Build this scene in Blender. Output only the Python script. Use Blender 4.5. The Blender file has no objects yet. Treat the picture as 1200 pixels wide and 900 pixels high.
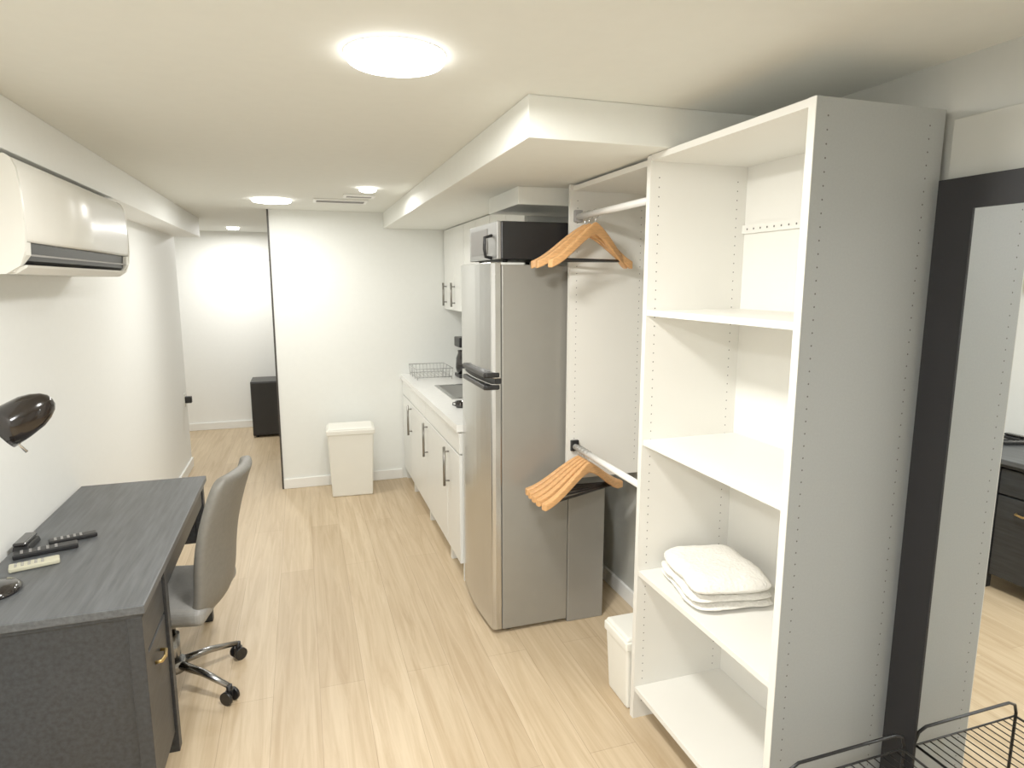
import bpy, math, random
from mathutils import Vector, Matrix, Euler
random.seed(4)
S=bpy.context.scene
COL=S.collection
S.view_settings.view_transform='Standard'
S.view_settings.gamma=1.14
S.view_settings.exposure=0.18

# ---------------------------------------------------------------- materials
def mat(name,color,rough=.5,metal=0.,var=.04,scale=8.,bump=0.,stretch=None,emit=None,estr=0.,coat=0.):
    m=bpy.data.materials.new(name); m.use_nodes=True
    nt=m.node_tree; b=nt.nodes['Principled BSDF']
    b.inputs['Roughness'].default_value=rough; b.inputs['Metallic'].default_value=metal
    b.inputs['Coat Weight'].default_value=coat
    tc=nt.nodes.new('ShaderNodeTexCoord'); mp=nt.nodes.new('ShaderNodeMapping')
    nt.links.new(tc.outputs['Object'],mp.inputs['Vector'])
    if stretch: mp.inputs['Scale'].default_value=stretch
    n=nt.nodes.new('ShaderNodeTexNoise'); n.inputs['Scale'].default_value=scale; n.inputs['Detail'].default_value=4
    nt.links.new(mp.outputs[0],n.inputs['Vector'])
    r=nt.nodes.new('ShaderNodeValToRGB')
    lo=[max(0,c*(1-var)) for c in color]; hi=[min(1,c*(1+var)) for c in color]
    r.color_ramp.elements[0].position=.3; r.color_ramp.elements[1].position=.7
    r.color_ramp.elements[0].color=(*lo,1); r.color_ramp.elements[1].color=(*hi,1)
    nt.links.new(n.outputs['Fac'],r.inputs['Fac']); nt.links.new(r.outputs[0],b.inputs['Base Color'])
    if bump>0:
        bp=nt.nodes.new('ShaderNodeBump'); bp.inputs['Strength'].default_value=bump; bp.inputs['Distance'].default_value=.01
        nt.links.new(n.outputs['Fac'],bp.inputs['Height']); nt.links.new(bp.outputs[0],b.inputs['Normal'])
    if emit:
        b.inputs['Emission Color'].default_value=(*emit,1); b.inputs['Emission Strength'].default_value=estr
    return m

def floor_mat():
    m=bpy.data.materials.new('oak_planks'); m.use_nodes=True
    nt=m.node_tree; L=nt.links; b=nt.nodes['Principled BSDF']; b.inputs['Roughness'].default_value=.42
    tc=nt.nodes.new('ShaderNodeTexCoord')
    mp=nt.nodes.new('ShaderNodeMapping'); mp.inputs['Rotation'].default_value=(0,0,math.radians(90))
    L.new(tc.outputs['Object'],mp.inputs['Vector'])
    br=nt.nodes.new('ShaderNodeTexBrick'); br.inputs['Scale'].default_value=1
    br.inputs['Brick Width'].default_value=1.9; br.inputs['Row Height'].default_value=.185
    br.inputs['Mortar Size'].default_value=.0012; br.inputs['Mortar Smooth'].default_value=.5
    br.offset=.37
    br.inputs['Color1'].default_value=(.545,.42,.27,1); br.inputs['Color2'].default_value=(.625,.495,.33,1)
    br.inputs['Mortar'].default_value=(.39,.285,.18,1)
    L.new(mp.outputs[0],br.inputs['Vector'])
    mp2=nt.nodes.new('ShaderNodeMapping'); mp2.inputs['Scale'].default_value=(15,.8,1)
    L.new(tc.outputs['Object'],mp2.inputs['Vector'])
    n=nt.nodes.new('ShaderNodeTexNoise'); n.inputs['Scale'].default_value=1.6; n.inputs['Detail'].default_value=9; n.inputs['Distortion'].default_value=1.1; n.inputs['Roughness'].default_value=.62
    L.new(mp2.outputs[0],n.inputs['Vector'])
    r=nt.nodes.new('ShaderNodeValToRGB'); r.color_ramp.elements[0].position=.32; r.color_ramp.elements[1].position=.64
    r.color_ramp.elements[0].color=(.72,.655,.565,1); r.color_ramp.elements[1].color=(1.0,1.0,1.0,1)
    L.new(n.outputs['Fac'],r.inputs['Fac'])
    mx=nt.nodes.new('ShaderNodeMixRGB'); mx.blend_type='MULTIPLY'; mx.inputs[0].default_value=.8
    L.new(br.outputs['Color'],mx.inputs[1]); L.new(r.outputs[0],mx.inputs[2]); L.new(mx.outputs[0],b.inputs['Base Color'])
    bp=nt.nodes.new('ShaderNodeBump'); bp.inputs['Strength'].default_value=.12; bp.inputs['Distance'].default_value=.003
    L.new(br.outputs['Fac'],bp.inputs['Height']); bp.invert=True; L.new(bp.outputs[0],b.inputs['Normal'])
    return m

M={}
M['floor']=floor_mat()
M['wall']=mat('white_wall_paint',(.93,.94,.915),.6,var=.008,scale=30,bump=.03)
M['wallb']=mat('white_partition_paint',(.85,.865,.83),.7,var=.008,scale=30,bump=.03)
M['wallr']=mat('shade_toned_wall_paint',(.45,.45,.41),.6,var=.01,scale=30,bump=.03)  # right wall and ledge: their shadow is put into this darker colour
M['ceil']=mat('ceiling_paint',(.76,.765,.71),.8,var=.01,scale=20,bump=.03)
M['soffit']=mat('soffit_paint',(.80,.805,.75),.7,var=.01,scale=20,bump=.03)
M['trim']=mat('trim_paint',(.90,.90,.87),.4,var=.01)
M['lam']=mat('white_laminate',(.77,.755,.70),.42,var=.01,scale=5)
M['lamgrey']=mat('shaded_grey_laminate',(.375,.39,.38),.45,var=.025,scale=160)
M['hole']=mat('hole_dark',(.12,.11,.10),.8)
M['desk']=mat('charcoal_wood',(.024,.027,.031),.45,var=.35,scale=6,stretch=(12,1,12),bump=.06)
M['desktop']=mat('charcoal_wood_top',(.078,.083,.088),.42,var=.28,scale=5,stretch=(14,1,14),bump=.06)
M['brass']=mat('brass',(.65,.45,.18),.3,1.)
M['black']=mat('black_plastic',(.008,.008,.009),.4,var=.1)
M['frame']=mat('matt_black_frame',(.004,.004,.006),.65,var=.1)
M['blackgloss']=mat('black_gloss',(.010,.008,.008),.12,var=.1,coat=.6)
M['browngloss']=mat('dark_brown_gloss',(.008,.005,.004),.16,var=.1,coat=.3)
M['chrome']=mat('chrome',(.75,.75,.75),.15,1.)
M['darkmetal']=mat('dark_metal',(.32,.32,.32),.25,1.)
M['steel']=mat('brushed_steel',(.58,.58,.575),.25,1.,var=.05,scale=6,stretch=(30,30,.6))
M['dullsteel']=mat('dull_silver',(.36,.36,.35),.45,.6,var=.03)
M['fside']=mat('fridge_side_grey',(.31,.30,.27),.36,.4,var=.02)
M['boxgrey']=mat('grey_box',(.295,.285,.26),.36,.3,var=.02)
M['lidgrey']=mat('grey_lid',(.38,.37,.34),.4,var=.03)
M['leather']=mat('grey_leather',(.17,.162,.142),.5,var=.06,scale=60,bump=.08)
M['leatherl']=mat('seat_leather',(.26,.255,.24),.5,var=.06,scale=60,bump=.08)
M['cab']=mat('cabinet_white',(.83,.835,.80),.3,var=.01)
M['counter']=mat('counter_white',(.85,.85,.82),.2,var=.03,scale=40)
M['handle']=mat('brushed_nickel',(.28,.27,.25),.3,1.)
M['plastic']=mat('white_plastic',(.83,.82,.75),.4,var=.01)
M['ac']=mat('ac_plastic',(.81,.80,.74),.3,var=.01)
M['wood']=mat('hanger_wood',(.66,.35,.14),.4,var=.14,scale=8,stretch=(3,20,20))
M['rod']=mat('white_rod',(.78,.77,.74),.25,var=.01)
M['towel']=mat('towel_cloth',(.80,.775,.71),.95,var=.04,scale=90,bump=.6)
M['mirror']=mat('mirror_glass',(.84,.86,.86),.01,1.,var=.0)
M['light']=mat('lamp_diffuser',(.95,.95,.93),.5,emit=(1,.98,.94),estr=9)
M['cream']=mat('cream_plastic',(.52,.50,.37),.4)
M['grey']=mat('grey_plastic',(.30,.29,.28),.5)
M['wire']=mat('grey_wire',(.42,.42,.41),.4,.5)
M['darkstrip']=mat('dark_edge',(.04,.035,.03),.5)
M['sinkin']=mat('sink_steel',(.50,.50,.48),.4,.4)

# ---------------------------------------------------------------- builder
class B:
    def __init__(s): s.v=[];s.f=[];s.m=[];s.sm=[]
    def add(s,vs,fs,m=0,sm=False):
        o=len(s.v); s.v+=[tuple(v) for v in vs]
        for f in fs: s.f.append([i+o for i in f]); s.m.append(m); s.sm.append(sm)
        return s
    def box(s,x0,x1,y0,y1,z0,z1,m=0):
        v=[(x0,y0,z0),(x1,y0,z0),(x1,y1,z0),(x0,y1,z0),(x0,y0,z1),(x1,y0,z1),(x1,y1,z1),(x0,y1,z1)]
        return s.add(v,[(0,3,2,1),(4,5,6,7),(0,1,5,4),(1,2,6,5),(2,3,7,6),(3,0,4,7)],m)
    def taper(s,cx,cy,z0,z1,a0,b0,a1,b1,m=0):
        v=[(cx-a0,cy-b0,z0),(cx+a0,cy-b0,z0),(cx+a0,cy+b0,z0),(cx-a0,cy+b0,z0),(cx-a1,cy-b1,z1),(cx+a1,cy-b1,z1),(cx+a1,cy+b1,z1),(cx-a1,cy+b1,z1)]
        return s.add(v,[(0,3,2,1),(4,5,6,7),(0,1,5,4),(1,2,6,5),(2,3,7,6),(3,0,4,7)],m)
    def cyl(s,p0,p1,r0,r1=None,n=20,m=0,sm=True):
        if r1 is None:r1=r0
        p0=Vector(p0);p1=Vector(p1);d=(p1-p0).normalized()
        a=d.orthogonal().normalized();b=d.cross(a)
        v=[];
        for p,r in((p0,r0),(p1,r1)):
            for i in range(n):
                t=2*math.pi*i/n; v.append(p+a*(r*math.cos(t))+b*(r*math.sin(t)))
        s.add(v,[(i,(i+1)%n,n+(i+1)%n,n+i) for i in range(n)],m,sm)
        o=len(s.v)-2*n
        s.f.append([o+i for i in range(n)][::-1]);s.m.append(m);s.sm.append(False)
        s.f.append([o+n+i for i in range(n)]);s.m.append(m);s.sm.append(False)
        return s
    def tube(s,pts,r,n=8,m=0,closed=False):
        pts=[Vector(p) for p in pts];N=len(pts);v=[];prev=None
        rs=r if isinstance(r,(list,tuple)) else [r]*N
        for i,p in enumerate(pts):
            if closed: d=(pts[(i+1)%N]-pts[i-1]).normalized()
            else: d=(pts[min(i+1,N-1)]-pts[max(i-1,0)]).normalized()
            if prev is None: a=d.orthogonal().normalized()
            else:
                a=prev-d*prev.dot(d)
                a=a.normalized() if a.length>1e-6 else d.orthogonal().normalized()
            prev=a;b=d.cross(a)
            for k in range(n):
                t=2*math.pi*k/n; v.append(p+a*(rs[i]*math.cos(t))+b*(rs[i]*math.sin(t)))
        f=[]
        for i in range(N if closed else N-1):
            j=(i+1)%N
            for k in range(n): f.append((i*n+k,i*n+(k+1)%n,j*n+(k+1)%n,j*n+k))
        if not closed:
            f.append(tuple(range(n))[::-1]); f.append(tuple((N-1)*n+k for k in range(n)))
        return s.add(v,f,m,True)
    def lathe(s,prof,c=(0,0,0),n=32,m=0):
        v=[];P=len(prof)
        for i in range(n):
            t=2*math.pi*i/n
            for r,z in prof: v.append((c[0]+r*math.cos(t),c[1]+r*math.sin(t),c[2]+z))
        f=[]
        for i in range(n):
            j=(i+1)%n
            for k in range(P-1): f.append((i*P+k,j*P+k,j*P+k+1,i*P+k+1))
        return s.add(v,f,m,True)
    def prism(s,poly,axis,a,b,m=0,sm=False):
        def P(p,t):
            return {'y':(p[0],t,p[1]),'x':(t,p[0],p[1]),'z':(p[0],p[1],t)}[axis]
        n=len(poly);v=[P(p,a) for p in poly]+[P(p,b) for p in poly]
        f=[(i,(i+1)%n,n+(i+1)%n,n+i) for i in range(n)]
        s.add(v,f,m,sm); o=len(s.v)-2*n
        s.f.append([o+i for i in range(n)]);s.m.append(m);s.sm.append(False)
        s.f.append([o+n+i for i in range(n)][::-1]);s.m.append(m);s.sm.append(False)
        return s
    def disc(s,c,axis,r,n=6,m=0):
        v=[]
        for i in range(n):
            t=2*math.pi*i/n;x=r*math.cos(t);y=r*math.sin(t)
            v.append({'y':(c[0]+x,c[1],c[2]+y),'z':(c[0]+x,c[1]+y,c[2]),'x':(c[0],c[1]+x,c[2]+y)}[axis])
        return s.add(v,[tuple(range(n))],m)

def mk(name,b,mats,parent=None,bevel=0,seg=2,sub=0,label=None,cat=None,kind=None,group=None,loc=(0,0,0),rot=(0,0,0),fixn=True):
    me=bpy.data.meshes.new(name); me.from_pydata(b.v,[],b.f)
    if not isinstance(mats,(list,tuple)): mats=[mats]
    for m in mats: me.materials.append(M[m] if isinstance(m,str) else m)
    for i,p in enumerate(me.polygons): p.material_index=b.m[i]; p.use_smooth=b.sm[i]
    me.update()
    if fixn:
        import bmesh
        bm=bmesh.new();bm.from_mesh(me);bmesh.ops.recalc_face_normals(bm,faces=bm.faces);bm.to_mesh(me);bm.free()
    o=bpy.data.objects.new(name,me);COL.objects.link(o)
    o.location=loc;o.rotation_euler=rot
    if parent: o.parent=parent
    if bevel:
        md=o.modifiers.new('bevel','BEVEL');md.width=bevel;md.segments=seg;md.limit_method='ANGLE';md.angle_limit=math.radians(40)
    if sub:
        md=o.modifiers.new('sub','SUBSURF');md.levels=sub;md.render_levels=sub
    if label:o['label']=label
    if cat:o['category']=cat
    if kind:o['kind']=kind
    if group:o['group']=group
    return o
def root(name,label,cat,loc=(0,0,0),rot=(0,0,0),group=None):
    o=bpy.data.objects.new(name,None);COL.objects.link(o);o.location=loc;o.rotation_euler=rot
    o.empty_display_size=.1;o['label']=label;o['category']=cat
    if group:o['group']=group
    return o
def copy_thing(r,loc,rot):
    n=r.copy();COL.objects.link(n);n.location=loc;n.rotation_euler=rot
    for c in list(r.children):
        k=c.copy();COL.objects.link(k);k.parent=n
        for g in list(c.children):
            q=g.copy();COL.objects.link(q);q.parent=k
    return n

# ---------------------------------------------------------------- room
CH=2.255; SZ=2.130; XL=-1.03; XR=1.60; YB=5.45; YF=8.0; Y0=-2.0
st=dict(kind='structure')
mk('floor',B().box(-2.4,1.75,Y0-.1,YF+.1,-.1,0),'floor',**st)
mk('ceiling',B().box(-2.4,1.75,Y0-.1,YF+.1,CH,CH+.1),'ceil',**st)
mk('wall_left',B().box(XL-.12,XL,Y0,6.43,0,CH),'wall',**st)
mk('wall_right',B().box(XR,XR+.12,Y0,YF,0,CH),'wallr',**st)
mk('wall_back',B().box(-.2,XR,YB,YB+.11,0,CH),'wallb',**st)
mk('wall_far',B().box(-2.3,XR,YF,YF+.1,0,CH),'wall',**st)
mk('wall_alcove',B().box(-2.3,-2.2,6.43,YF,0,CH),'wall',**st)
mk('wall_return',B().box(-2.3,XL-.12,6.33,6.43,0,CH),'wall',**st)
mk('wall_front',B().box(XL-.12,XR+.12,Y0-.1,Y0,0,CH),'wall',**st)
mk('trim_1',B().box(.68,XR,1.91,YB,SZ,CH),'soffit',bevel=.003,**st)
mk('trim_2',B().box(XL,-.82,Y0,6.43,2.092,CH),'wall',bevel=.003,**st)
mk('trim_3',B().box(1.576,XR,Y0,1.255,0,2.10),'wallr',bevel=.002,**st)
mk('trim_4',B().box(-.214,-.2,YB-.008,YB+.12,0,CH),'darkstrip',**st)
mk('trim_5',B().box(.97,XR,2.86,3.34,2.05,SZ),'soffit',bevel=.003,**st)
mk('baseboard_back',B().box(-.2,.78,YB-.015,YB,0,.085),'trim',bevel=.004,**st)
mk('baseboard_left',B().box(XL,XL+.015,Y0,6.43,0,.085),'trim',bevel=.004,**st)
mk('baseboard_far',B().box(-2.2,XR,YF-.015,YF,0,.085),'trim',bevel=.004,**st)
mk('baseboard_right',B().box(XR-.015,XR,1.26,3.35,0,.085),'trim',bevel=.004,**st)

# ---------------------------------------------------------------- ceiling lights
def disc_light(x,y,r,label,w,color=(1,.982,.93)):
    t=root('ceiling_light',label,'ceiling light',(x,y,CH))
    mk('light_rim',B().lathe([(r*.995,-.0005),(r*.995,-.003),(r+.001,-.003),(r+.002,-.0005)],n=48),'trim',t)
    mk('light_diffuser',B().lathe([(0.0001,-.026),(r*.6,-.025),(r*.93,-.019),(r*.99,-.010),(r*.99,-.001)],n=48),'light',t)
    d=bpy.data.lights.new('lamp','AREA');d.shape='DISK';d.size=2*r;d.energy=w;d.color=color
    lo=bpy.data.objects.new('light_source',d);COL.objects.link(lo);lo.location=(0,0,-.031);lo.parent=t
disc_light(.255,1.70,.125,'round flush white led ceiling light, lit, beside the soffit',31)
disc_light(-.15,4.80,.13,'round flush white led ceiling light, lit, near the air vent',11)
disc_light(.42,4.05,.052,'small recessed ceiling spotlight, lit, beside the soffit',7)
disc_light(-.62,7.35,.06,'small recessed ceiling spotlight, lit, in the alcove past the partition',18)
disc_light(-.64,-.05,.125,'added unseen round ceiling light, lit, behind the camera',44,(.985,.99,.98))  # extra lamp out of view, added to brighten the near left wall

# vents
def vent(x,y,z,w,h,label):
    t=root('air_vent',label,'air vent',(x,y,z))
    b=B()
    for (x0,x1,y0,y1) in((-w,w,-h,-h+.02),(-w,w,h-.02,h),(-w,-w+.02,-h+.02,h-.02),(w-.02,w,-h+.02,h-.02)): b.box(x0,x1,y0,y1,-.012,-.0005)
    mk('vent_frame',b,'trim',t,bevel=.002)
    b=B();n=7
    for i in range(n):
        yy=-h+.02+(i+.5)*(2*h-.04)/n; b.box(-w+.02,w-.02,yy-.004,yy+.004,-.010,-.003)
    mk('vent_slats',b,'grey',t)
    mk('vent_back',B().box(-w+.02,w-.02,-h+.02,h-.02,-.002,-.0008),'hole',t)
vent(.30,4.72,CH,.18,.085,'white rectangular air vent grille on the ceiling')
vent(.40,4.42,CH,.10,.06,'small dark slatted air vent grille on the ceiling')

# ---------------------------------------------------------------- wardrobe shelving
WX0,WX1=1.165,1.572; WT=2.128; T=.02; WY=1.275
W=root('wardrobe','white laminate open wardrobe with shelves and two hanging rods','wardrobe',(WX0,WY,0))
D=WX1-WX0
def panel(y0,y1,z0,z1,name='side_panel',xa=0,xb=D,m='lam'):
    b=B().box(xa,xb,y0,y1,z0,z1)
    z=z0+.07
    while z<z1-.04:
        for x in (xa+.035,xb-.05):
            b.disc((x,y0-.0006,z),'y',.0025,6,1)
            b.disc((x,y1+.0006,z),'y',.0025,6,1)
        z+=.032
    return mk(name,b,[m,'hole'],W,fixn=False)
YD=.745
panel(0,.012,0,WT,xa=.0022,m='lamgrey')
mk('side_panel',B().box(0,.002,0,.024,0,WT).box(.002,D,.0122,.024,0,WT),'lam',W)
panel(YD,YD+.024,0,WT-.003)
panel(1.435,1.455,.77,WT-.003)
mk('top_panel',B().box(.002,D,.024,YD,WT-T,WT),'lam',W)
for h in (1.60,1.127,.617,.137):
    mk('shelf',B().box(.004,D-.012,.0245,YD-.0005,h-T,h),'lam',W,bevel=.001)
mk('back_panel',B().box(D-.011,D-.001,.0245,YD-.0005,.117,WT-T),'lam',W)
b=B().box(D-.022,D-.0115,.0245,YD-.0005,1.872,1.902)
for i in range(20): b.disc((D-.0226,.05+i*.035,1.887),'x',.004,6,1)
mk('back_rail',b,['lam','hole'],W,fixn=False)
mk('top_panel',B().box(.012,D,YD+.024,1.435,WT-T-.01,WT-.01),'lam',W)
RX=.034
for z in (1.985,.932):
    mk('hanging_rod',B().cyl((RX,YD+.03,z),(RX,1.43,z),.0135),'rod',W)
    for y in (YD+.025,1.416):
        mk('rod_bracket',B().box(RX-.02,RX+.02,y,y+.018,z-.022,z+.03),'grey' if z>1.5 else 'black',W,bevel=.004)

# ---------------------------------------------------------------- hangers
def hanger():
    t=root('clothes_hanger','curved natural wood clothes hanger with metal hook','clothes hanger')
    n=16;pts=[];LL=.232
    for i in range(-n,n+1):
        u=i/n;a=abs(u);x=LL*u
        zc=-.076-.150*(.5*a+.5*(a*a*(3-2*a))); h=.023-.006*a+.003*math.exp(-(a/.12)**2)
        pts.append((x,zc,h, .03*u*u))
    v=[];f=[]
    for x,zc,h,yo in pts:
        w=.0075+.006*abs(x)/LL
        v+=[(x,yo-w,zc-h),(x,yo+w,zc-h),(x,yo+w,zc+h),(x,yo-w,zc+h)]
    for i in range(len(pts)-1):
        a=i*4;c=a+4
        for k in range(4): f.append((a+k,a+(k+1)%4,c+(k+1)%4,c+k))
    f.append((0,1,2,3));e=len(v)-4;f.append((e+3,e+2,e+1,e))
    mk('hanger_body',B().add(v,f),'wood',t,bevel=.005)
    hp=[(0,0,-.06),(0,0,-.036)]
    for k in range(0,12):
        a=math.radians(-90+k*22); hp.append((.019*math.cos(a),0,-.0165+.019*math.sin(a)+.0))
    mk('hanger_hook',B().tube(hp,.0018,6),'chrome',t)
    mk('trouser_bar',B().cyl((-.19,.016,-.208),(.19,.016,-.208),.006,n=8),'black',t)
    return t
H0=hanger()
hx=WX0+RX
H0['group']='wooden hangers on the upper rod'
H0.location=(hx,2.585,1.985+.0135);H0.rotation_euler=(0,0,math.radians(2))
for y,a in ((2.52,21),(2.63,-9)):
    h=copy_thing(H0,(hx,y,1.985+.0135),(0,0,math.radians(a)))
for i,(y,a) in enumerate(((2.66,-3),(2.632,3),(2.604,9),(2.576,15),(2.545,22))):
    h=copy_thing(H0,(hx,y,.932+.0135),(0,0,math.radians(a)))
    h.scale=(1.05,1.1,.95)
    h['group']='wooden hangers on the lower rod'

# folded blanket
T0=root('folded_blanket','folded cream white cotton blanket on a wardrobe shelf','blanket',(1.352,1.808,.617),(0,0,math.radians(-10)))
def slab(z0,z1,dx,dy,ox,oy,seedn,puff=.0):
    random.seed(seedn);nx,ny=13,15;b=B();v=[]
    def hump(i,j):
        u=i/(nx-1)*2-1;w=j/(ny-1)*2-1
        return max(0,(1-abs(u)**5)*(1-abs(w)**5))
    for s_ in (0,1):
        for i in range(nx):
            for j in range(ny):
                u=i/(nx-1)*2-1;w=j/(ny-1)*2-1
                r=1-.10*(u*u*w*w)**2
                x=dx*u*r+ox+random.uniform(-.005,.005)+.004*math.sin(5*w+seedn);y=dy*w*r+oy+random.uniform(-.005,.005)+.004*math.sin(4*u+seedn)
                zm=(z0+z1)/2;hh=(z1-z0)/2
                z=zm+(1 if s_ else -1)*hh*(.15+.85*min(1,hump(i,j)*1.25))
                if s_: z+=puff*(.6+.4*math.sin(3*u+1)*math.cos(2*w))*min(1,hump(i,j)*1.2)+random.uniform(-.004,.004)*(1 if puff else .3)
                v.append((x,y,z))
    f=[];K=nx*ny
    for i in range(nx-1):
        for j in range(ny-1):
            a=i*ny+j; f.append((K+a,K+a+ny,K+a+ny+1,K+a+1)); f.append((a,a+1,a+ny+1,a+ny))
    ring=[(0,j) for j in range(ny)]+[(i,ny-1) for i in range(1,nx)]+[(nx-1,j) for j in range(ny-2,-1,-1)]+[(i,0) for i in range(nx-2,0,-1)]
    R=[i*ny+j for i,j in ring]
    for k in range(len(R)):
        a=R[k];c=R[(k+1)%len(R)]; f.append((a,c,c+K,a+K))
    b.add(v,f,0,True);return b
mk('blanket_fold',slab(.001,.034,.148,.174,0,0,1),'towel',T0,sub=1)
mk('blanket_fold',slab(.026,.060,.150,.172,-.003,.003,2),'towel',T0,sub=1)
mk('blanket_fold',slab(.050,.104,.148,.174,.000,-.001,3,.014),'towel',T0,sub=1)

def bin_(loc,a,b_,h,label,rot=0):
    t=root('trash_bin',label,'trash bin',loc,(0,0,rot))
    mk('bin_body',B().taper(0,0,0,h-.05,a*.84,b_*.84,a*.95,b_*.95),'plastic',t,bevel=.012,seg=3)
    mk('bin_lid',B().box(-a,a,-b_,b_,h-.055,h-.015).taper(0,0,h-.015,h,a*.97,b_*.97,a*.9,b_*.9),'plastic',t,bevel=.007,seg=3)
    return t
bin_((1.268,2.155,0),.12,.098,.315,'small white plastic bin with lid beside the wardrobe')
bin_((.335,5.20,0),.187,.135,.56,'white plastic trash bin with flared lid against the wall',math.radians(-3))

# ---------------------------------------------------------------- fridge
FX0,FX1,FY0,FY1=.80,1.20,2.765,3.34
F=root('refrigerator','two door stainless steel refrigerator with grey sides','refrigerator',(FX0,FY0,0))
w=FY1-FY0;d=FX1-FX0
mk('fridge_body',B().box(.062,d,0.004,w-.004,.02,1.775),'fside',F,bevel=.005)
for x in(.1,d-.05):
    for y in(.05,w-.05): mk('fridge_foot',B().cyl((x,y,0),(x,y,.021),.018),'black',F)
def door(z0,z1,name):
    pr=[(.058,0),(.058,w),(.03,w),(.012,w-.012)]
    n=8
    for i in range(1,n): 
        u=i/n; pr.append((.012-.018*math.sin(math.pi*u),w-.012-(w-.024)*u))
    pr+=[(.012,.012),(.03,0)]
    return mk(name,B().prism(pr,'z',z0,z1),'steel',F,bevel=.004)
d1=door(1.262,1.785,'freezer_door');d2=door(.025,1.238,'fridge_door')
mk('door_gasket',B().box(.03,.062,.01,w-.01,1.238,1.262),'black',F)
def hd(zc,par):
    b=B().box(-.026,.01,.0,w*.7,zc-.012,zc+.012)
    b.box(-.018,.05,-.005,.025,zc-.012,zc+.012)
    return mk('door_handle',b,'black',par,bevel=.007,seg=3)
hd(1.279,d1);hd(1.222,d2)
mk('door_badge',B().box(-.001,.003,.30,.36,1.70,1.712),'grey',d1)

# low grey box beside the fridge
GB=root('storage_box','low grey storage box with flat lid beside the refrigerator','storage box',(1.2025,2.770,0))
mk('box_body',B().box(0,.197,0,.32,0,.702),'boxgrey',GB,bevel=.004)
mk('box_lid',B().box(-.001,.202,-.012,.322,.703,.722),'lidgrey',GB,bevel=.003)

# microwave on fridge
MW=root('microwave','black microwave oven with silver front on the refrigerator','microwave',(.845,2.785,1.787))
mk('microwave_body',B().box(.02,.345,0,.48,.012,.180),'black',MW,bevel=.006)
mk('microwave_front',B().box(0,.02,0,.48,.012,.180),'dullsteel',MW,bevel=.004)
mk('microwave_window',B().box(-.003,.0,.15,.44,.04,.155),'grey',MW)
mk('microwave_handle',B().tube([(0,.08,.02),(-.03,.08,.025),(-.036,.08,.06),(-.034,.08,.11),(0,.08,.12)],.008),'black',MW)
for x in(.05,.30):
    for y in(.04,.44): mk('microwave_foot',B().cyl((x,y,0),(x,y,.013),.012),'black',MW)

# ---------------------------------------------------------------- kitchen
def bar_handle(p,x,y,z0,z1,name='door_handle'):
    b=B().cyl((x-.03,y,z0),(x-.03,y,z1),.0085,n=10)
    for z in(z0+.03,z1-.03): b.cyl((x-.03,y,z),(x,y,z),.005,n=8)
    return mk(name,b,'handle',p)
KX=.82
edges=[3.37,3.70,4.38,5.05,5.44]
for i in range(4):
    a,c=edges[i],edges[i+1]
    t=root('base_cabinet','white base kitchen cabinet with drawer and metal bar handle','kitchen cabinet',(KX,a,0),group='white base cabinets under the worktop')
    wd=c-a-.002;dp=XR-KX-.004
    b=B().box(.0,dp,0,.016,.0,.878).box(0,dp,wd-.016,wd,0,.878).box(0,dp,.016,wd-.016,.10,.116).box(dp-.01,dp,.016,wd-.016,.116,.878).box(.05,.065,.016,wd-.016,0,.1)
    b.box(0,.02,.016,wd-.016,.74,.76)
    mk('cabinet_body',b,'cab',t)
    dr=mk('cabinet_door',B().box(-.02,-.001,.003,wd-.003,.105,.741),'cab',t,bevel=.002)
    hy={0:.27,1:.62,2:.61,3:.06}[i]
    if i<3: bar_handle(dr,-.02,hy,.49,.73)
    dw=mk('cabinet_drawer',B().box(-.02,-.001,.003,wd-.003,.752,.870),'cab',t,bevel=.002)
ct=mk('worktop',B().box(KX-.035,.95,3.36,YB-.003,.88,.92).box(1.35,XR-.004,3.36,YB-.003,.88,.92).box(.95,1.35,3.36,4.15,.88,.92).box(.95,1.35,4.72,YB-.003,.88,.92),'counter',label='white solid kitchen worktop with rounded front edge',cat='worktop')
SK=root('kitchen_sink','stainless steel inset sink in the worktop','sink',(1.15,4.435,.92))
b=B().box(-.215,-.185,-.30,.30,.0005,.005).box(.185,.215,-.30,.30,.0005,.005).box(-.185,.185,-.30,-.27,.0005,.005).box(-.185,.185,.27,.30,.0005,.005)
mk('sink_rim',b,'steel',SK)
b=B().box(-.19,-.184,-.275,.275,-.11,.0).box(.184,.19,-.275,.275,-.11,.0).box(-.184,.184,-.275,-.27,-.11,0).box(-.184,.184,.27,.275,-.11,0).box(-.184,.184,-.27,.27,-.116,-.11)
mk('sink_basin',b,'sinkin',SK)
mk('faucet',B().tube([(.26,0,.001),(.26,0,.16),(.25,0,.20),(.20,0,.225),(.14,0,.215),(.11,0,.18)],.011,10).cyl((.26,0,0),(.26,0,.03),.025),'chrome',SK)
MG=root('mug','small black mug on the worktop by the sink','mug',(.925,3.85,.92))
mk('mug_body',B().lathe([(.0001,0),(.028,0),(.033,.01),(.034,.04),(.030,.04),(.029,.012),(.0001,.01)],n=28),'blackgloss',MG)
mk('mug_handle',B().tube([(-.031,0,.035),(-.048,0,.032),(-.050,0,.02),(-.031,0,.012)],.004),'blackgloss',MG)
CM=root('coffee_maker','black coffee maker on the worktop by the wall','coffee maker',(1.285,5.12,.92))
mk('coffee_body',B().box(-.08,.10,-.09,.09,0,.03).box(.02,.10,-.09,.09,.03,.33).box(-.08,.02,-.09,.09,.25,.33),'black',CM,bevel=.008)
mk('coffee_jug',B().lathe([(.0001,.031),(.05,.031),(.06,.08),(.055,.16),(.04,.2),(.042,.22)],(-.03,0,0),24),'blackgloss',CM)
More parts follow.
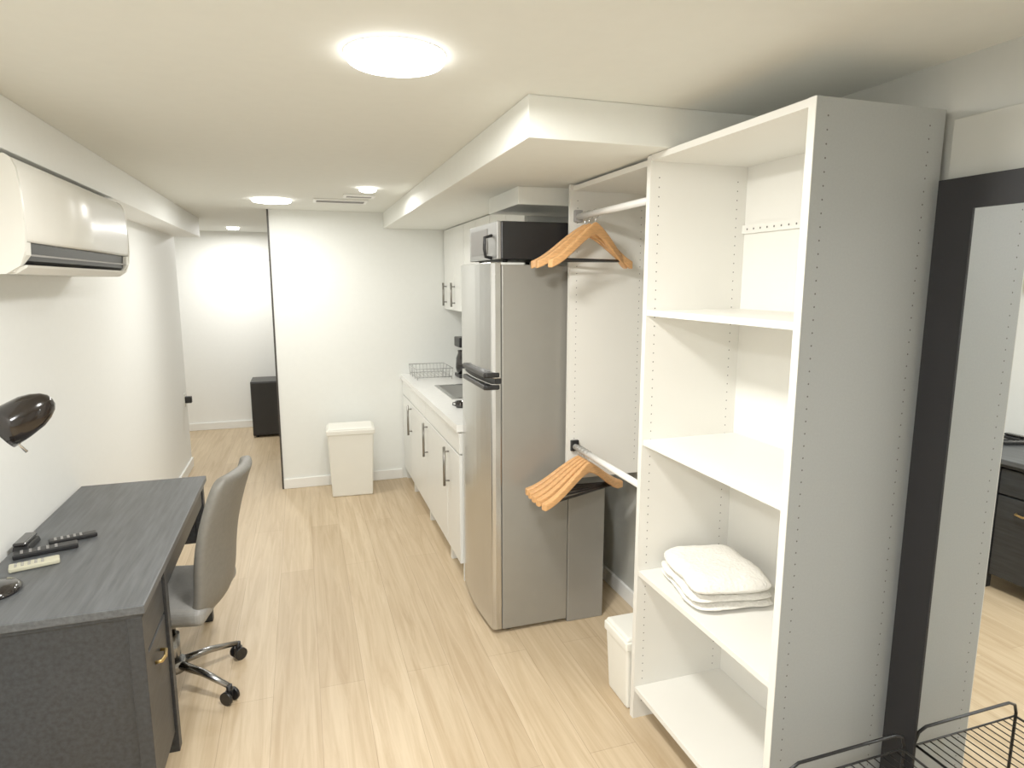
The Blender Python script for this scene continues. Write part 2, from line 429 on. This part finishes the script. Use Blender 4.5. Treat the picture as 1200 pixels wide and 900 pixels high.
DR=root('dish_rack','grey wire dish drying rack on the worktop','dish rack',(1.0,5.2,.92))
b=B()
def ring(b,x,y,z,r=.003): b.tube([(-x,-y,z),(x,-y,z),(x,y,z),(-x,y,z)],r,6,closed=True)
ring(b,.14,.17,.02);ring(b,.15,.18,.09)
for x in(-.14,.14):
    for y in(-.17,-.06,.06,.17): b.cyl((x,y,.0),(x*1.07,y*1.05,.09),.0025,n=6)
for i in range(9):
    x=-.12+i*.03; b.tube([(x,-.18,.09),(x,-.17,.02),(x,.17,.02),(x,.18,.09)],.002,5)
mk('rack_wires',b,'wire',DR)
for a,c in((4.75,5.44),(4.05,4.748),(3.37,4.048)):
    t=root('wall_cabinet','white wall kitchen cabinet with bar handle under the soffit','kitchen cabinet',(1.20,a,1.47),group='white wall cabinets under the soffit')
    mk('cabinet_body',B().box(0,XR-1.204,0,c-a-.002,0,.655),'cab',t)
    wd=c-a-.002
    for k in range(2):
        dr=mk('cabinet_door',B().box(-.02,-.001,.003+k*wd/2,(k+1)*wd/2-.003,.0,.653),'cab',t,bevel=.002)
        bar_handle(dr,-.02,wd/2+(-.04 if k==0 else .04)+(.22 if k else 0),.03,.22)

# ---------------------------------------------------------------- alcove cabinet & outlet
BX=root('storage_cabinet','black boxy cabinet standing by the alcove wall','cabinet',(-.56,7.4,0))
mk('cabinet_body',B().box(0,.42,.02,.42,.02,.62),'black',BX,bevel=.006)
mk('cabinet_door',B().box(.01,.41,0,.019,.03,.61),'black',BX,bevel=.004)
for x in(.04,.38):
    for y in(.05,.38): mk('cabinet_foot',B().cyl((x,y,0),(x,y,.021),.015),'black',BX)
PL=root('wall_outlet','white wall outlet with a black plug','outlet',(XL,6.3,.65))
mk('outlet_plate',B().box(.0005,.006,-.035,.035,-.057,.057),'plastic',PL,bevel=.002)
mk('plug',B().box(.006,.06,-.025,.025,-.03,.03),'black',PL,bevel=.006)

# ---------------------------------------------------------------- air conditioner
AC=root('air_conditioner','cream wall mounted split air conditioner','air conditioner',(XL,2.33,1.725))
AC.scale=(1.05,1,1.10)
L=1.27
body=[(.001,0.0),(.001,.315),(.19,.315),(.20,.31),(.20,.085),(.15,.0)]
mk('ac_body',B().prism(body,'y',0.014,L-.014),'ac',AC,bevel=.003)
fr=[(.2005,.316),(.212,.315),(.226,.305),(.236,.280),(.241,.235),(.243,.18),(.242,.12),(.239,.095),(.233,.088),(.2005,.086)]
mk('ac_front_panel',B().prism(fr,'y',.0142,L-.0142,sm=True),'ac',AC)
cap=[(.001,-.002),(.001,.317),(.213,.317),(.227,.307),(.237,.282),(.242,.237),(.244,.18),(.243,.11),(.238,.06),(.222,.020),(.185,-.002)]
for y in(0,L-.014): mk('ac_end_cap',B().prism(cap,'y',y,y+.014),'ac',AC)
mk('ac_outlet',B().prism([(.165,.008),(.203,.085),(.224,.085),(.220,.036),(.19,.008)],'y',.04,L-.04),'black',AC)
mk('ac_louver',B().prism([(.165,-.001),(.200,-.001),(.226,.016),(.231,.023),(.223,.023),(.19,.006)],'y',.035,L-.035),'ac',AC)
mk('ac_louver',B().prism([(.2235,.050),(.2315,.048),(.2315,.053),(.2235,.055)],'y',.045,L-.045),'grey',AC)
for y in(.014,L-.05): mk('ac_corner',B().prism([(.165,.0),(.202,.085),(.238,.085),(.236,.050),(.200,.004)],'y',y,y+.036),'ac',AC)

# ---------------------------------------------------------------- desk
DK=root('desk','charcoal wood desk with drawer pedestal and brass handles','desk',(-1.02,2.04,0))
DW,DL=.535,1.345
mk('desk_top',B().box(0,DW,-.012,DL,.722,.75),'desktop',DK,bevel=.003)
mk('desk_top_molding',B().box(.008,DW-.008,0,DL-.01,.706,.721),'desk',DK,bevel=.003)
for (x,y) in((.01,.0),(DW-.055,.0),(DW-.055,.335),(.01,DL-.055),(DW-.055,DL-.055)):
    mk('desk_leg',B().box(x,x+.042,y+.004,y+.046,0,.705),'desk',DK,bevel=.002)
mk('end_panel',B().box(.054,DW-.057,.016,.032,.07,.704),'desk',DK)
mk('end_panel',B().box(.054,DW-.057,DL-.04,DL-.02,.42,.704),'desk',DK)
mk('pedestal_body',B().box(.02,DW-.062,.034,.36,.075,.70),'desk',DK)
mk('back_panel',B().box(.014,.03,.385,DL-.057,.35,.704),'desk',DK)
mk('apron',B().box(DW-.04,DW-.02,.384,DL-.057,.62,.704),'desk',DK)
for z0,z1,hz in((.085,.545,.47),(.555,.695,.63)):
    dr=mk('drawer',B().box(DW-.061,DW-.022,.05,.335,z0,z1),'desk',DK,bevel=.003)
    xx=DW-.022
    if hz<.6: mk('drawer_handle',B().tube([(xx,.15,hz),(xx+.018,.155,hz),(xx+.022,.19,hz-.004),(xx+.018,.225,hz),(xx,.23,hz)],.006,8),'brass',dr)

# lamp
LP=root('desk_lamp','glossy black desk lamp with dome shade on the desk','desk lamp',(-.955,2.26,.75))
mk('lamp_base',B().lathe([(.0001,0),(.082,0),(.085,.008),(.07,.02),(.02,.028),(.0001,.03)]),'blackgloss',LP)
mk('lamp_stem',B().tube([(0,0,.025),(-.03,-.02,.2),(-.04,-.03,.39),(-.03,-.02,.455),(.01,0.0,.505),(.09,.01,.528)],.007,10),'black',LP)
hp=(.135,.02,.543);hr=(0,math.radians(58),math.radians(18))
hdm=B().lathe([(.0001,.092),(.017,.089),(.032,.077),(.046,.055),(.056,.028),(.061,-.02),(.062,-.07),(.058,-.07),(.056,-.02),(.046,.02),(.0001,.045)],n=36)
mk('lamp_shade',hdm,'browngloss',LP,loc=hp,rot=hr)
mk('lamp_bulb',B().lathe([(.0001,-.03),(.02,-.022),(.028,0),(.02,.025),(.012,.04)],n=20),'plastic',LP,loc=hp,rot=hr)
mk('lamp_switch',B().cyl((.10,.01,.488),(.135,.02,.433),.0045,n=8).cyl((.08,.01,.493),(.125,.015,.488),.006,n=8),'chrome',LP)

def remote(name,loc,rz,l,w_,h,m,label,cat,buttons=True):
    t=root(name,label,cat,loc,(0,0,rz))
    mk('remote_case',B().box(-l/2,l/2,-w_/2,w_/2,0,h),m,t,bevel=.005,seg=3)
    if buttons:
        b=B()
        for i in range(5):
            for j in range(3):
                x=-l*.36+i*l*.13;y=(j-1)*w_*.27; b.box(x-.004,x+.004,y-.003,y+.003,h-.0005,h+.0015)
        mk('remote_buttons',b,'grey',t)
remote('remote_control',(-.90,2.56,.751),math.radians(18),.19,.045,.018,'black','black television remote control on the desk','remote control')
remote('remote_control',(-.845,2.66,.751),math.radians(20),.15,.04,.016,'black','slim black remote control on the desk','remote control')
remote('remote_control',(-.895,2.44,.751),math.radians(18),.14,.05,.016,'cream','cream air conditioner remote control on the desk','remote control')
PH=root('desk_phone','black cordless handset cradle on the desk','telephone',(-.985,2.64,.751))
mk('phone_cradle',B().taper(0,0,0,.022,.028,.055,.024,.05),'black',PH,bevel=.005)
mk('phone_handset',B().box(-.02,.02,-.065,.05,.023,.037),'blackgloss',PH,bevel=.006,seg=3)

# ---------------------------------------------------------------- chair
C=root('office_chair','grey leather swivel chair with metal base and casters','office chair',(-.575,2.79,0),(0,0,math.radians(-11)))
mk('seat',B().box(-.22,.21,-.225,.225,.385,.46),'leatherl',C,bevel=.03,seg=5)
prof=[(.17,.395,.19),(.215,.425,.205),(.230,.50,.213),(.236,.60,.217),(.250,.70,.218),(.275,.80,.216),(.308,.90,.208),(.326,.945,.195),(.335,.965,.16)]
v=[];f=[];NW=12
for (x,z,hw) in prof:
    for j in range(NW+1):
        u=j/NW*2-1
        v.append((x-.045*u*u,hw*u,z))
for i in range(len(prof)-1):
    for j in range(NW): a=i*(NW+1)+j; f.append((a,a+1,a+NW+2,a+NW+1))
bk=B().add(v,f,0,True)
o=mk('backrest',bk,'leather',C)
md=o.modifiers.new('sol','SOLIDIFY');md.thickness=.045;md.offset=0
md=o.modifiers.new('sub','SUBSURF');md.levels=2;md.render_levels=2
mk('seat_mechanism',B().box(-.10,.12,-.07,.07,.345,.384),'black',C,bevel=.008)
mk('gas_column',B().cyl((0,0,.10),(0,0,.25),.028).cyl((0,0,.25),(0,0,.346),.016),'darkmetal',C)
mk('base_hub',B().cyl((0,0,.085),(0,0,.135),.042),'darkmetal',C)
for k in range(5):
    a=math.radians(-26+72*k);c_,s_=math.cos(a),math.sin(a)
    mk('base_arm',B().tube([(.03*c_,.03*s_,.115),(.15*c_,.15*s_,.105),(.275*c_,.275*s_,.075)],[.018,.015,.011],10),'darkmetal',C)
    px,py=.28*c_,.28*s_
    b=B()
    for sd in(-1,1):
        ox,oy=-s_*.014*sd,c_*.014*sd;ex,ey=-s_*.026*sd,c_*.026*sd
        b.cyl((px+ox,py+oy,.028),(px+ex,py+ey,.028),.028,n=20)
    b.cyl((px,py,.03),(px,py,.078),.012,n=10)
    b.box(px-.014,px+.014,py-.014,py+.014,.03,.055)
    mk('caster',b,'black',C)

# ---------------------------------------------------------------- mirror
MR=root('floor_mirror','tall standing mirror with wide black frame against the wall','mirror',(1.54,.37,0))
ml=.88;mh=1.95;fw=.095
b=B().box(0,.034,0,fw,0,mh).box(0,.034,ml-fw,ml,0,mh).box(0,.034,fw,ml-fw,0,fw).box(0,.034,fw,ml-fw,mh-fw*.8,mh)
mk('mirror_frame',b,'frame',MR)
mk('mirror_glass',B().box(.004,.03,fw,ml-fw,fw,mh-fw*.8),'mirror',MR)

# ---------------------------------------------------------------- wire rack
WR=root('shoe_rack','low black metal rod shoe rack beside the mirror','shoe rack',(1.325,.86,0))
HX=.195;HY=.31
def arch(y,h,b):
    x=HX+.004;pts=[(-x,y,0),(-x,y,h-.04),(-x+.010,y,h-.012),(-x+.036,y,h),(x-.036,y,h),(x-.010,y,h-.012),(x,y,h-.04),(x,y,0)]
    b.tube(pts,.0045,8)
for y in(-HY,HY):
    b=B();arch(y,.475,b);mk('rack_end_frame',b,'black',WR)
for z in(.18,.425):
    b=B()
    b.tube([(-HX,-HY,z),(HX,-HY,z),(HX,HY,z),(-HX,HY,z)],.004,6,closed=True)
    for i in range(1,15): x=-HX+i*2*HX/15; b.cyl((x,-HY,z),(x,HY,z),.0018,n=5)
    for y in(-.15,0,.15): b.cyl((-HX,y,z-.003),(HX,y,z-.003),.0025,n=5)
    mk('rack_shelf',b,'black',WR)

# ---------------------------------------------------------------- camera / world
cam=bpy.data.cameras.new('camera');co=bpy.data.objects.new('camera',cam);COL.objects.link(co)
cam.sensor_width=36;cam.lens=22.5;cam.clip_start=.02
co.location=(0,0,1.70);co.rotation_euler=(math.radians(90-9.09),0,math.radians(-18.2))
S.camera=co
wd=bpy.data.worlds.new('world');S.world=wd;wd.use_nodes=True
wd.node_tree.nodes['Background'].inputs[0].default_value=(1,.98,.95,1);wd.node_tree.nodes['Background'].inputs[1].default_value=.3
